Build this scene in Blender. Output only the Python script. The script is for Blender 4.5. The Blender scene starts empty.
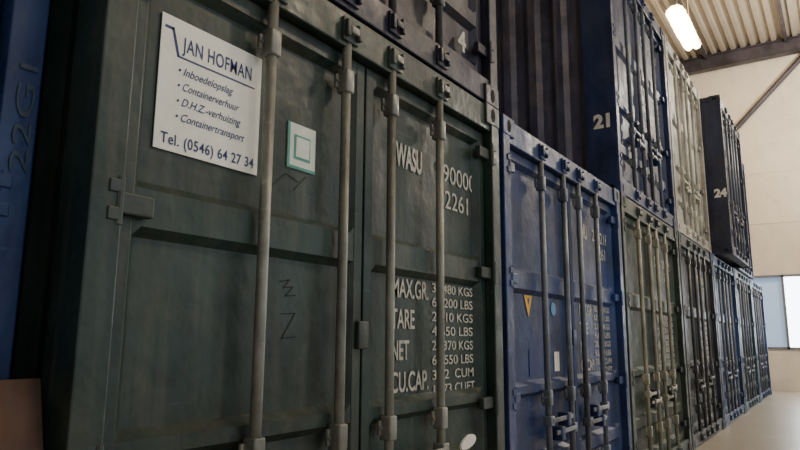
import bpy, bmesh, random
from math import *
from mathutils import Matrix, Vector
random.seed(7)
COL=bpy.context.scene.collection

# ---------------------------------------------------------------- materials
def new_mat(name):
    m=bpy.data.materials.new(name); m.use_nodes=True
    nt=m.node_tree; b=nt.nodes['Principled BSDF']; return m,nt,b
def mixc(nt,fac,a,b):
    n=nt.nodes.new('ShaderNodeMix'); n.data_type='RGBA'
    nt.links.new(fac,n.inputs[0])
    for v,i in ((a,6),(b,7)):
        if isinstance(v,(tuple,list)): n.inputs[i].default_value=(v[0],v[1],v[2],1)
        else: nt.links.new(v,n.inputs[i])
    return n.outputs[2]
def noise(nt,scale,detail=4,stretch=(1,1,1),rough=.6,off=0,rot=(0,0,0)):
    tc=nt.nodes.new('ShaderNodeTexCoord'); mp=nt.nodes.new('ShaderNodeMapping')
    mp.inputs['Scale'].default_value=stretch; mp.inputs['Location'].default_value=(off,off*.7,off*.3); mp.inputs['Rotation'].default_value=rot
    n=nt.nodes.new('ShaderNodeTexNoise'); n.inputs['Scale'].default_value=scale
    n.inputs['Detail'].default_value=detail; n.inputs['Roughness'].default_value=rough
    nt.links.new(tc.outputs['Object'],mp.inputs[0]); nt.links.new(mp.outputs[0],n.inputs['Vector'])
    return n.outputs[0]
def ramp(nt,src,a,b,va=0,vb=1):
    r=nt.nodes.new('ShaderNodeMapRange'); r.inputs[1].default_value=a; r.inputs[2].default_value=b
    r.inputs[3].default_value=va; r.inputs[4].default_value=vb; nt.links.new(src,r.inputs[0]); return r.outputs[0]
def paint(name,col,rough=.45,rust=.5,dirt=.5,off=0,metal=0,dust=(.13,.12,.10),scratch=.5):
    m,nt,b=new_mat(name)
    light=tuple(min(1,c*1.5+.004) for c in col); dark=tuple(c*.55 for c in col)
    base=mixc(nt,ramp(nt,noise(nt,2.4,7,(1,1,.7),.65,off=off),.36,.66),dark,light)
    film=ramp(nt,noise(nt,3.1,9,(1,1,1),.72,off=off+33),.48,.72,0,.42*dirt)
    base=mixc(nt,film,base,dust)
    streak=ramp(nt,noise(nt,9,5,(1.6,1.6,.09),off=off+3),.5,.76,0,.6*dirt)
    c=mixc(nt,streak,base,dust)
    sc=ramp(nt,noise(nt,24,3,(.12,1,1.6),.5,off=off+5,rot=(0,.25,0)),.66,.73,0,.6*scratch)
    c=mixc(nt,sc,c,tuple(min(1,q*2.2+.06) for q in col))
    sc=ramp(nt,noise(nt,30,3,(1.2,1,.10),.5,off=off+25,rot=(0,-.2,0)),.67,.72,0,.6*scratch)
    c=mixc(nt,sc,c,tuple(q*.35 for q in col))
    rs=ramp(nt,noise(nt,13,5,(1.5,1.5,.14),.6,off=off+15),.64-.05*rust,.78,0,.8*rust)
    c=mixc(nt,rs,c,(.10,.045,.022))
    r=ramp(nt,noise(nt,9,8,(1,1,.6),.75,off=off+9),.70-.09*rust,.75-.09*rust)
    c=mixc(nt,r,c,(.07,.028,.014))
    nt.links.new(c,b.inputs['Base Color'])
    nt.links.new(ramp(nt,noise(nt,5,6,off=off),.3,.7,rough-.1,rough+.17),b.inputs['Roughness'])
    b.inputs['Metallic'].default_value=metal
    bp=nt.nodes.new('ShaderNodeBump'); bp.inputs['Strength'].default_value=.5; bp.inputs['Distance'].default_value=.035
    nt.links.new(noise(nt,3.2,4,(1,1,.8),off=off),bp.inputs['Height']); nt.links.new(bp.outputs[0],b.inputs['Normal'])
    return m
def flat(name,col,rough=.6,metal=0,var=.12,sc=14):
    m,nt,b=new_mat(name)
    c=mixc(nt,ramp(nt,noise(nt,sc,7,rough=.7),.35,.65),tuple(x*(1-var*2) for x in col),col)
    nt.links.new(c,b.inputs['Base Color']); b.inputs['Roughness'].default_value=rough; b.inputs['Metallic'].default_value=metal
    return m
def emit(name,col,s):
    m,nt,b=new_mat(name); b.inputs['Base Color'].default_value=(*col,1)
    b.inputs['Emission Color'].default_value=(*col,1); b.inputs['Emission Strength'].default_value=s; return m

M_CAST=flat('casting_steel',(.035,.035,.04),.6,.2)
M_HOLE=flat('dark_recess',(.004,.004,.005),.9)
M_GASKET=flat('rubber_gasket',(.008,.009,.009),.8)
M_WHITE=flat('stencil_white',(.62,.62,.58),.6,0,.26,30)
M_PAPER=flat('paper_white',(.80,.80,.76),.7,0,.05)
M_SIGN=flat('sign_white',(.92,.96,.92),.45,0,.05)
M_NAVY=flat('sign_navy',(.02,.035,.19),.5)
M_TEAL=flat('sticker_teal',(.08,.34,.30),.5)
M_TEAL2=flat('sticker_pale',(.70,.78,.74),.5,0,.08)
M_YEL=flat('sticker_yellow',(.80,.45,.02),.5)
M_LBLUE=flat('sticker_blue',(.10,.30,.55),.5)
M_FADED=flat('faded_lettering',(.06,.10,.17),.6,0,.3,30)
M_MARK=flat('marker_scribble',(.006,.010,.009),.7)

# ---------------------------------------------------------------- mesh builder
class MB:
    def __init__(s): s.v=[];s.f=[];s.m=[]
    def add(s,vs,fs,mi=0):
        o=len(s.v); s.v+=[tuple(v) for v in vs]
        for f in fs: s.f.append([i+o for i in f]); s.m.append(mi)
    def box(s,x0,x1,y0,y1,z0,z1,mi=0,b=0.0):
        if b<=0:
            vs=[(x,y,z) for z in (z0,z1) for y in (y0,y1) for x in (x0,x1)]
            s.add(vs,[(0,2,3,1),(4,5,7,6),(0,1,5,4),(2,6,7,3),(0,4,6,2),(1,3,7,5)],mi); return
        bm=bmesh.new(); bmesh.ops.create_cube(bm,size=1)
        for v in bm.verts:
            v.co=((x0+x1)/2+v.co.x*(x1-x0),(y0+y1)/2+v.co.y*(y1-y0),(z0+z1)/2+v.co.z*(z1-z0))
        bmesh.ops.bevel(bm,geom=bm.edges[:],offset=b,segments=2,affect='EDGES',profile=.5)
        bm.verts.index_update()
        s.add([v.co[:] for v in bm.verts],[[v.index for v in f.verts] for f in bm.faces],mi); bm.free()
    def cyl(s,c,r,h,axis='z',n=14,mi=0):
        vs=[]
        for k in (0,1):
            for i in range(n):
                a=2*pi*i/n; p,q=r*cos(a),r*sin(a); t=k*h
                vs.append({'z':(c[0]+p,c[1]+q,c[2]+t),'x':(c[0]+t,c[1]+p,c[2]+q),'y':(c[0]+p,c[1]+t,c[2]+q)}[axis])
        fs=[(i,(i+1)%n,n+(i+1)%n,n+i) for i in range(n)]+[tuple(range(n))[::-1],tuple(range(n,2*n))]
        s.add(vs,fs,mi)
    def poly_y(s,pts,y,mi=0):
        s.add([(x,y,z) for x,z in pts],[tuple(range(len(pts)))],mi)
    def stroke(s,pts,y,w,mi=0):
        for (a,b),(c,d) in zip(pts,pts[1:]):
            l=hypot(c-a,d-b); nx,nz=-(d-b)/l*w/2,(c-a)/l*w/2
            s.poly_y([(a+nx,b+nz),(c+nx,d+nz),(c-nx,d-nz),(a-nx,b-nz)],y,mi)
    def obj(s,name,mats,parent=None,smooth=False):
        me=bpy.data.meshes.new(name); me.from_pydata(s.v,[],s.f)
        for m in mats: me.materials.append(m)
        for p,i in zip(me.polygons,s.m): p.material_index=i
        bm=bmesh.new(); bm.from_mesh(me); bmesh.ops.recalc_face_normals(bm,faces=bm.faces[:]); bm.to_mesh(me); bm.free()
        o=bpy.data.objects.new(name,me); COL.objects.link(o)
        if parent: o.parent=parent
        if smooth:
            for p in me.polygons: p.use_smooth=len(p.vertices)==4
        return o
def empty(name,loc):
    e=bpy.data.objects.new(name,None); e.location=loc; e.empty_display_size=.2; COL.objects.link(e); return e
def text(name,body,x,y,z,h,mat,parent,bold=0.0,shear=0,width=None,side=False,rot=0,spacing=1.0):
    c=bpy.data.curves.new(name,'FONT'); c.body=body; c.size=h/.70; c.offset=bold; c.shear=shear
    c.space_character=spacing; c.extrude=.0004; c.materials.append(mat)
    o=bpy.data.objects.new(name,c); COL.objects.link(o); o.parent=parent
    o.location=(x,y,z); o.rotation_euler=(pi/2,0,-pi/2) if side else (pi/2,-rot,0)
    if width:
        bpy.context.view_layer.update(); o.scale.x=width/max(o.dimensions.x,1e-4)
    return o

W,H,L=2.44,2.59,6.06
RODS=(.63,1.05,1.375,1.795)
REC=[(.22,.47),(.55,.94),(.985,1.57),(1.68,2.37)]
def container(x,y,z,mp,mrod,mcast=None,mside=None,detail=True,sidepost=.12):
    E=empty('shipping_container',(x,y,z)); mcast=mcast or M_CAST
    f=MB()
    for a,b in ((0,.095),(W-.095,W)):
        f.box(a,b,0,.15,.10,H-.10,0,.006)
        f.box(a,b,L-.12,L,.1,H-.1)
    f.box(.09,W-.09,.01,.14,H-.155,H-.006,0,.006)
    f.box(.09,W-.09,.01,.14,.012,.155,0,.006)
    f.box(.09,W-.09,L-.1,L,H-.12,H-.01); f.box(.09,W-.09,L-.1,L,.01,.14)
    for a,b in ((.005,.07),(W-.07,W-.005)):
        f.box(a,b,.14,L-.1,.012,.16); f.box(a,b,.14,L-.1,H-.075,H-.012)
    f.box(.06,W-.06,.12,L-.05,.10,.15)
    f.box(.06,W-.06,.12,L-.05,H-.035,H-.02)
    f.obj('frame',[mp],E)
    c=MB()
    for a in (-.003,W-.162):
        a0=a; a1=a+.165
        for z0 in (0,H-.118):
            for y0 in (-.004,L-.17):
                c.box(a0,a1,y0,y0+.174,z0,z0+.118,0,.006)
            n=12; cx=(a0+a1)/2; cz=z0+.059
            c.poly_y([(cx+.024*cos(2*pi*i/n),cz+.040*sin(2*pi*i/n)) for i in range(n)],-.0055,1)
            xs=a0-.0012 if a<1 else a1+.0012
            c.add([(xs,.083+.037*cos(2*pi*i/n),cz+.026*sin(2*pi*i/n)) for i in range(n)],[tuple(range(n))],1)
    c.obj('corner_castings',[mcast,M_HOLE],E)
    s=MB()
    for sx,d in ((.012,1),(W-.012,-1)):
        prof=[(.02,sx),(sidepost,sx)]; yy=sidepost
        while yy<L-.4:
            prof+=[(yy+.05,sx+d*.036),(yy+.15,sx+d*.036),(yy+.20,sx),(yy+.278,sx)]; yy+=.278
        prof+=[(L-.05,sx)]
        n=len(prof); vs=[(p[1],p[0],zz) for zz in (.14,H-.06) for p in prof]
        s.add(vs,[(i,i+1,n+i+1,n+i) for i in range(n-1)])
    s.box(.08,W-.08,L-.05,L-.03,.14,H-.1)
    s.obj('side_panels',[mside or mp],E)
    for nm,x0,x1 in (('door_left',.105,W/2-.006),('door_right',W/2+.006,W-.105)):
        d=MB(); yf=.055; z0,z1=.165,H-.165
        st=.055
        d.box(x0,x0+st,yf-.003,yf+.05,z0,z1,0,.005); d.box(x1-st,x1,yf-.003,yf+.05,z0,z1,0,.005)
        prof=[(z0,yf)]
        for a,b in REC: prof+=[(a,yf),(a+.028,yf+.034),(b-.028,yf+.034),(b,yf)]
        prof+=[(z1,yf)]
        xs=[x0+st,x0+st+.0001,x0+st+.03,x1-st-.03,x1-st-.0001,x1-st]
        vs=[]
        for i,xx in enumerate(xs):
            for zz,yy in prof:
                vs.append((xx,yf if i in (0,1,4,5) else yy,zz))
        n=len(prof)
        d.add(vs,[(i*n+j,(i+1)*n+j,(i+1)*n+j+1,i*n+j+1) for i in range(len(xs)-1) for j in range(n-1)])
        g=.012
        d.box(x0-g,x0,yf+.01,yf+.04,z0-g,z1+g,1); d.box(x1,x1+g/2,yf+.01,yf+.04,z0-g,z1+g,1)
        d.box(x0-g,x1,yf+.01,yf+.04,z1,z1+g,1); d.box(x0-g,x1,yf+.01,yf+.04,z0-g,z0,1)
        d.obj(nm,[mp,M_GASKET],E)
    h=MB()
    for zz in (.33,.93,1.62,2.30):
        for sgn,xc in ((1,.075),(-1,W-.075)):
            h.box(min(xc-.025*sgn,xc+.012*sgn),max(xc-.025*sgn,xc+.012*sgn),-.006,.03,zz-.055,zz-.02,0,.003)
            h.box(min(xc-.025*sgn,xc+.012*sgn),max(xc-.025*sgn,xc+.012*sgn),-.006,.03,zz+.02,zz+.055,0,.003)
            h.cyl((xc+.01*sgn,.005,zz-.065),.012,.13,n=10)
            a,b=sorted((xc+.0*sgn,xc+.13*sgn)); h.box(a,b,.02,.052,zz-.03,zz+.03,0,.005)
    h.obj('hinges',[mcast],E)
    r=MB()
    for k,xr in enumerate(RODS):
        r.cyl((xr,.022,.06),.0195,H-.06-.045,n=16)
        for zz in (H-.085,.085):
            r.box(xr-.048,xr-.026,-.022,.02,zz-.035,zz+.035,1,.004)
            r.box(xr+.026,xr+.048,-.022,.02,zz-.035,zz+.035,1,.004)
            r.box(xr-.05,xr+.05,-.002,.012,zz-.05,zz+.05,1,.003)
            r.box(xr-.02,xr+.036,-.022,.03,zz-.016,zz+.016,0,.004)
        for zz in (2.29,.90,.42):
            r.box(xr-.025,xr+.025,-.004,.054,zz-.05,zz+.05,0,.008)
            r.box(xr-.040,xr+.040,.040,.056,zz-.03,zz+.03,0,.004)
            for q in (-.033,.033): r.cyl((xr+q,.034,zz),.007,.008,'y',8)
        zz=.76 if k in (0,3) else .68
        dr=1 if k in (0,2) else -1
        r.box(xr-.028,xr+.028,-.008,.05,zz-.03,zz+.03,0,.004)
        a,b=sorted((xr,xr+dr*.36)); r.box(a,b,-.012,.002,zz-.014,zz+.014,0,.003)
        hx=xr+dr*.27; r.box(hx-.03,hx+.03,-.02,.056,zz-.055,zz+.03,1,.005)
    r.box(W/2-.045,W/2+.02,.03,.056,1.22,1.33,1,.005)
    r.obj('locking_rods',[mrod,mcast],E,True)
    return E

YS=.0878
def sheet(E,x0,x1,z0,z1,y,mat,name,t=.002):
    m=MB(); m.box(x0,x1,y-t,y,z0,z1); return m.obj(name,[mat],E)
def data_block(E,mat,scale=1):
    for i,t in enumerate(('MAX.GR.','TARE','NET','CU.CAP.')):
        text('stencil_text',t,1.475,YS-.003,1.447-.139*i,.086,mat,E,.0018,width=(.31,.19,.14,.31)[i])
    nums=('30.480 KGS','67.200 LBS','2.110 KGS','4.650 LBS','28.370 KGS','62.550 LBS','33.2  CUM','1.173 CUFT')
    for i,t in enumerate(nums):
        text('stencil_text',t,1.82,YS-.003,1.487-.0697*i,.045,mat,E,.0006,width=.42)
def ids(E,mat,a,b,c):
    text('stencil_text',a,1.505,YS-.003,2.06,.11,mat,E,.005,width=.23)
    text('stencil_text',b,1.86,YS-.003,2.07,.095,mat,E,.0003,width=.42)
    text('stencil_text',c,1.95,YS-.003,1.93,.095,mat,E,.0003,width=.25)

# ---------------------------------------------------------------- paints
P_GREEN=paint('paint_dark_green',(.011,.030,.026),.40,.4,.55,0)
P_GREEN2=paint('paint_green_castings',(.035,.052,.050),.42,.5,.4,3)
P_BLUE=paint('paint_blue',(.008,.030,.125),.42,.35,.3,11)
P_OLIVE=paint('paint_green',(.018,.036,.028),.5,.4,.5,21)
P_DARK=paint('paint_black_blue',(.012,.018,.028),.5,.4,.5,31)
P_NAVY=paint('paint_navy',(.009,.010,.032),.45,.7,.3,41)
P_NAVY2=paint('paint_slate_navy',(.016,.024,.060),.45,.4,.4,44)
P_BLUE2=paint('paint_mid_blue',(.009,.024,.090),.45,.4,.35,51)
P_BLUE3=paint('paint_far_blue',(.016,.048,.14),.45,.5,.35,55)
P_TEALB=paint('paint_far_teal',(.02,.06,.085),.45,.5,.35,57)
P_WHITE=paint('paint_cream',(.36,.35,.32),.5,.6,.6,61)
P_SIDE=paint('paint_warm_lit_side',(.055,.058,.115),.5,.15,.95,71,dust=(.22,.18,.17))  # blue wall; warm reflected light painted in as mauve, over the usual dirt
R_GREY=paint('rod_grey',(.21,.22,.205),.4,.5,.5,5,.3)
R_BLUE=paint('rod_blue_grey',(.11,.13,.17),.4,.5,.5,6,.2)
R_CREAM=paint('rod_cream',(.28,.275,.225),.45,.4,.4,8)
R_DARK=paint('rod_dark',(.055,.06,.07),.4,.5,.4,9,.3)
R_WHITE=paint('rod_white',(.42,.42,.38),.45,.4,.4,10)

# ---------------------------------------------------------------- container rows
PITCH=2.5
c1=container(0,0,0,P_GREEN,R_GREY,P_GREEN2)
ids(c1,M_WHITE,'WASU','990000','2261'); data_block(c1,M_WHITE)
c2=container(PITCH,0,0,P_BLUE,R_BLUE,P_BLUE)
ids(c2,M_WHITE,'ALNU','200218','2261'); data_block(c2,M_WHITE)
c3=container(2*PITCH,0,0,P_OLIVE,R_CREAM,P_DARK); ids(c3,M_WHITE,'CRXU','207115','2210'); data_block(c3,M_WHITE)
c4=container(3*PITCH,0,0,P_DARK,R_DARK,P_DARK); data_block(c4,M_WHITE); ids(c4,M_WHITE,'TRIU','331804','2210')
sheet(c4,.25,.50,1.2,1.42,YS-.001,M_PAPER,'shipping_label')
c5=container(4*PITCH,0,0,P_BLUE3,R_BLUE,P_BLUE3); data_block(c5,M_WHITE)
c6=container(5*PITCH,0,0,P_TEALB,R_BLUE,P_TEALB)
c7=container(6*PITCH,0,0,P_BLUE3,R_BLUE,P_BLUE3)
c0=container(-PITCH+.01,.2,0,P_BLUE,R_BLUE,P_BLUE)
u1=container(0,0,H,P_NAVY,R_DARK,P_NAVY)
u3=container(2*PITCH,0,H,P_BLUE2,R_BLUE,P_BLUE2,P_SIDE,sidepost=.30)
u4=container(3*PITCH,0,H,P_WHITE,R_WHITE,P_WHITE)
u5=container(4*PITCH+.2,-.26,H,P_NAVY2,R_BLUE,P_NAVY2,sidepost=.30)
u6=container(5*PITCH+.25,-.05,H,P_BLUE2,R_DARK,P_BLUE2)
u0=container(-PITCH+.01,.2,H,P_BLUE2,R_BLUE,P_BLUE2)
text('number_text','4',2.05,.0485,.25,.12,M_WHITE,u1,.004)
for u,mt,t in ((u3,P_BLUE2,'21'),(u5,P_NAVY2,'24')):
    bp=MB(); bp.box(-.002,.012,.004,.29,.118,H-.118); bp.obj('corner_post_plate',[mt],u)
text('number_text','21',-.004,.215,.64,.125,M_PAPER,u3,.009,side=True)
text('number_text','24',-.004,.19,.91,.125,M_PAPER,u5,.009,side=True)
ids(u3,M_WHITE,'CLHU','244120','2210'); data_block(u3,M_WHITE)
text('faded_text','22G1',W-.018,-.004,1.68,.046,M_FADED,c0,.0,rot=pi/2,width=.30)
# stickers on blue container
m=MB(); m.poly_y([(.44,1.54),(.57,1.54),(.505,1.40)],YS-.003,0); m.poly_y([(.485,1.52),(.525,1.52),(.505,1.475)],YS-.005,1)
m.obj('warning_triangle',[M_YEL,M_NAVY],c2)
m=MB(); m.cyl((.94,YS-.004,1.47),.045,.002,'y',20); m.obj('round_sticker',[M_LBLUE],c2)
sheet(c2,.93,1.02,1.05,1.18,YS-.001,M_PAPER,'paper_note')
sheet(c2,.50,.64,1.03,1.2,YS-.001,M_NAVY,'blank_plate')
# ---- sign on green container
sx,sz=.226,1.818; SW,SH=.417,.432
S=MB(); S.box(sx,sx+SW,YS-.006,YS-.002,sz,sz+SH,0,.001)
S.box(sx+.012,sx+.045,YS-.0068,YS-.006,sz+SH-.045,sz+SH-.036,1)
S.stroke([(sx+.040,sz+SH-.036),(sx+.066,sz+SH-.122)],YS-.0068,.010,1)
S.box(sx+.062,sx+SW-.03,YS-.0068,YS-.006,sz+SH-.126,sz+SH-.120,1)
S.obj('company_sign',[M_SIGN,M_NAVY],c1)
yy=YS-.0075
text('sign_text','JAN HOFMAN',sx+.082,yy,sz+SH-.100,.048,M_NAVY,c1,.0003,width=.29,spacing=1.08)
for i,t in enumerate(('• Inboedelopslag','• Containerverhuur','• D.H.Z.-verhuizing','• Containertransport')):
    text('sign_text',t,sx+.065,yy,sz+SH-.178-.050*i,.026,M_NAVY,c1,0,shear=.35,width=(.22,.25,.26,.28)[i])
text('sign_text','Tel. (0546) 64 27 34',sx+.022,yy,sz+.022,.034,M_NAVY,c1,.0004,width=.375,spacing=1.08)
sheet(c1,.79,.945,1.886,2.063,YS-.001,M_TEAL2,'sticker')
m=MB(); m.box(.79,.803,YS-.0045,YS-.003,1.886,2.063); m.box(.803,.945,YS-.0045,YS-.003,1.886,1.898)
m.box(.825,.915,YS-.0045,YS-.003,1.925,2.02); m.obj('sticker_print',[M_TEAL],c1)
m=MB(); m.box(.835,.908,YS-.006,YS-.0048,1.935,2.012); m.obj('sticker_label',[M_TEAL2],c1)
m=MB(); y_=YS-.001
m.stroke([(.79,1.345),(.865,1.35),(.80,1.26),(.875,1.265)],y_,.004)
m.stroke([(.78,1.46),(.83,1.47),(.80,1.44),(.85,1.445),(.81,1.41),(.865,1.415)],y_,.004)
m.stroke([(.70,1.78),(.79,1.86),(.86,1.84)],y_,.003); m.stroke([(.83,1.80),(.90,1.87)],y_,.003)
m.obj('marker_scribble',[M_MARK],c1)
m=MB(); n=18
vs=[(1.985+.075*cos(2*pi*i/n)*(1-.15*sin(2*pi*i/n)),yy_,.775+.030*sin(2*pi*i/n)+.012*cos(2*pi*i/n)) for yy_ in (-.022,-.012) for i in range(n)]
m.add(vs,[tuple(range(n)),tuple(range(n,2*n))]+[(i,(i+1)%n,n+(i+1)%n,n+i) for i in range(n)])
m.obj('seal_tag',[M_PAPER],c1)

# ---------------------------------------------------------------- hall
def wallmat(name,col,scale,rough,axis=None):
    m,nt,b=new_mat(name)
    c=mixc(nt,ramp(nt,noise(nt,scale,7),.3,.7),tuple(q*.78 for q in col),col)
    c=mixc(nt,ramp(nt,noise(nt,scale*6,6,off=4),.5,.8,0,.3),c,tuple(q*.5 for q in col))
    nt.links.new(c,b.inputs['Base Color']); b.inputs['Roughness'].default_value=rough
    return m
X0,X1,Y0,Y1,ZC=-6,19.0,-9,8,9.4
fl=MB(); fl.box(X0,X1+.3,Y0,Y1,-.2,0); fl.obj('floor',[wallmat('concrete_floor',(.44,.39,.31),.9,.32)])
M_WALL=wallmat('cream_wall',(.80,.73,.61),.6,.7)
w=MB()
wy0,wy1,wz0,wz1=-3.6,1.2,1.05,3.0
w.box(X1,X1+.2,Y0,wy0,0,ZC); w.box(X1,X1+.2,wy1,Y1,0,ZC); w.box(X1,X1+.2,wy0,wy1,0,wz0); w.box(X1,X1+.2,wy0,wy1,wz1,ZC)
for zz in (4.4,5.8,7.2): w.box(X1-.012,X1,Y0,Y1,zz,zz+.03)
w.obj('wall_right',[M_WALL])
w=MB(); w.box(X0,X1,Y1,Y1+.2,0,ZC); w.obj('wall_back',[M_WALL])
w=MB(); w.box(X0-.2,X0,Y0,Y1,0,ZC); w.obj('light_block_wall',[M_WALL])  # unseen wall, added to block light from the left and darken the near end
E=empty('window_1',(X1,0,0)); m=MB()
m.box(.08,.10,wy0,-.38,wz0,wz1,1); m.box(.08,.10,-.38,wy1,wz0,wz1,2)
for yv in (wy0,-2.4,-1.4,-.38,.5,wy1-.06): m.box(-.03,.12,yv,yv+.06,wz0,wz1)
for zv in (wz0,wz1-.06): m.box(-.03,.12,wy0,wy1,zv,zv+.06)
m.obj('window_frame',[flat('window_frame_grey',(.2,.22,.25),.5),emit('daylit_frosted_pane',(.85,.93,1.0),9),emit('daylit_blue_pane',(.40,.56,.80),.6)],E)
m=MB(); prof=[]; yv=Y0
while yv<Y1: prof+=[(yv,ZC),(yv+.09,ZC),(yv+.12,ZC+.07),(yv+.22,ZC+.07)]; yv+=.25
n=len(prof); m.add([(xx,p[0],p[1]) for xx in (X0,X1+.2) for p in prof],[(i,i+1,n+i+1,n+i) for i in range(n-1)])
m.box(X0,X1+.2,Y0,Y1,ZC+.09,ZC+.14)
m.obj('ceiling',[wallmat('roof_deck',(.40,.35,.28),.8,.5)])
M_STEEL=paint('steel_purple_brown',(.045,.038,.05),.5,.3,.3,81)
def ibeam_y(x,z,h,wd):
    m=MB(); m.box(x-wd/2,x+wd/2,Y0,Y1,z,z+.025); m.box(x-wd/2,x+wd/2,Y0,Y1,z+h-.025,z+h); m.box(x-.012,x+.012,Y0,Y1,z+.02,z+h-.02)
    return m.obj('roof_beam',[M_STEEL])
for xx in (18.75,12.2,7.6,2): ibeam_y(xx,ZC-.42,.42,.24)
for yv in (-7,-5,-3,-1,1,3,5,7):
    m=MB(); m.box(X0,X1,yv-.04,yv+.04,ZC-.09,ZC,0); m.obj('roof_purlin',[M_STEEL])
def bar(name,a,b,r,mat):
    a=Vector(a);b=Vector(b);d=b-a; m=MB(); m.cyl((0,0,0),r,d.length,n=10); o=m.obj(name,[mat]); o.location=a
    o.rotation_euler=d.to_track_quat('Z','Y').to_euler(); return o
bar('wall_brace',(18.9,2.3,5.3),(18.9,-1.5,9.05),.07,M_STEEL)
# trough luminaires: one over the row, two added out of view (long axis follows the row)
M_LAL=flat('lamp_housing',(.7,.62,.5),.4,.2); M_GLOW=emit('lamp_glow',(1,.70,.32),45)
def trough(loc,ln=2.0):
    E=empty('hanging_trough_lamp',loc); m=MB()
    prof=[(-.20,-.02),(-.17,.07),(-.07,.14),(.07,.14),(.17,.07),(.20,-.02),(.185,-.02),(.155,.06),(.06,.125),(-.06,.125),(-.155,.06),(-.185,-.02)]
    n=len(prof); vs=[(xx,p[0],p[1]) for xx in (-ln/2,ln/2) for p in prof]
    m.add(vs,[(i,(i+1)%n,n+(i+1)%n,n+i) for i in range(n)]+[tuple(range(n)),tuple(range(n,2*n))])
    for xx in (-ln*.35,ln*.35): m.cyl((xx,0,.13),.01,ZC-loc[2]-.13,n=8)
    m.obj('housing',[M_LAL],E)
    m=MB()
    for yv in (-.085,.085): m.cyl((-ln/2+.03,yv,-.02),.078,ln-.06,'x',16)
    m.obj('tubes',[M_GLOW],E,True)
trough((13.7,.74,8.05)); trough((2.5,-4.5,8.3)); trough((8.0,-5.0,8.3))  # first is the hanging lamp; other two are unseen fixtures added for the fills

# ---------------------------------------------------------------- leaning board at left
m=MB(); m.box(-.45,0,-.009,.009,0,1.2,0,.002)
o=m.obj('plywood_board',[paint('brown_board',(.085,.036,.02),.6,.2,.4,91)]); o.location=(-.02,-.20,0); o.rotation_euler=(-.27,0,0)

# ---------------------------------------------------------------- lights
def light(kind,name,loc,energy,col,**k):
    l=bpy.data.lights.new(name,kind); l.energy=energy; l.color=col
    for a,b in k.items(): setattr(l,a,b)
    o=bpy.data.objects.new(name,l); o.location=loc; COL.objects.link(o); return o
light('POINT','trough_lamp_light',(13.7,.74,7.85),450,(1,.74,.42),shadow_soft_size=.2)
light('POINT','trough_lamp_uplight',(13.7,.3,8.75),90,(1,.66,.32),shadow_soft_size=.15)
light('POINT','fill_light_far',(15.5,-3.2,7.2),1000,(1,.90,.76),shadow_soft_size=.3)  # added fill without a fixture, brightens the end wall and far floor
light('POINT','fill_light_near',(2.5,-4.5,8.0),200,(1,.90,.76),shadow_soft_size=.35)  # added fill from out of view, lights the near containers from above
light('POINT','fill_light_mid',(8.0,-5.0,8.0),450,(1,.90,.76),shadow_soft_size=.35)  # added fill out of view for the middle of the row
wd=bpy.data.worlds.new('World'); bpy.context.scene.world=wd; wd.use_nodes=True
bg=wd.node_tree.nodes['Background']; bg.inputs[0].default_value=(.90,.96,1,1); bg.inputs[1].default_value=.80

# ---------------------------------------------------------------- camera
cx,cy,cz,ya,pi_,ro,f=-0.8953,-1.5634,1.2607,0.595,0.174,0.0062,647.66
fw=Vector((cos(pi_)*cos(ya),cos(pi_)*sin(ya),sin(pi_))); r=Vector((sin(ya),-cos(ya),0)); u=r.cross(fw)
r2=r*cos(ro)+u*sin(ro); u2=-r*sin(ro)+u*cos(ro)
cam=bpy.data.cameras.new('camera'); co=bpy.data.objects.new('camera',cam); COL.objects.link(co)
mt=Matrix((r2,u2,-fw)).transposed().to_4x4(); mt.translation=(cx,cy,cz); co.matrix_world=mt
cam.sensor_width=36; cam.lens=f/800*36; cam.clip_start=.05
bpy.context.scene.camera=co
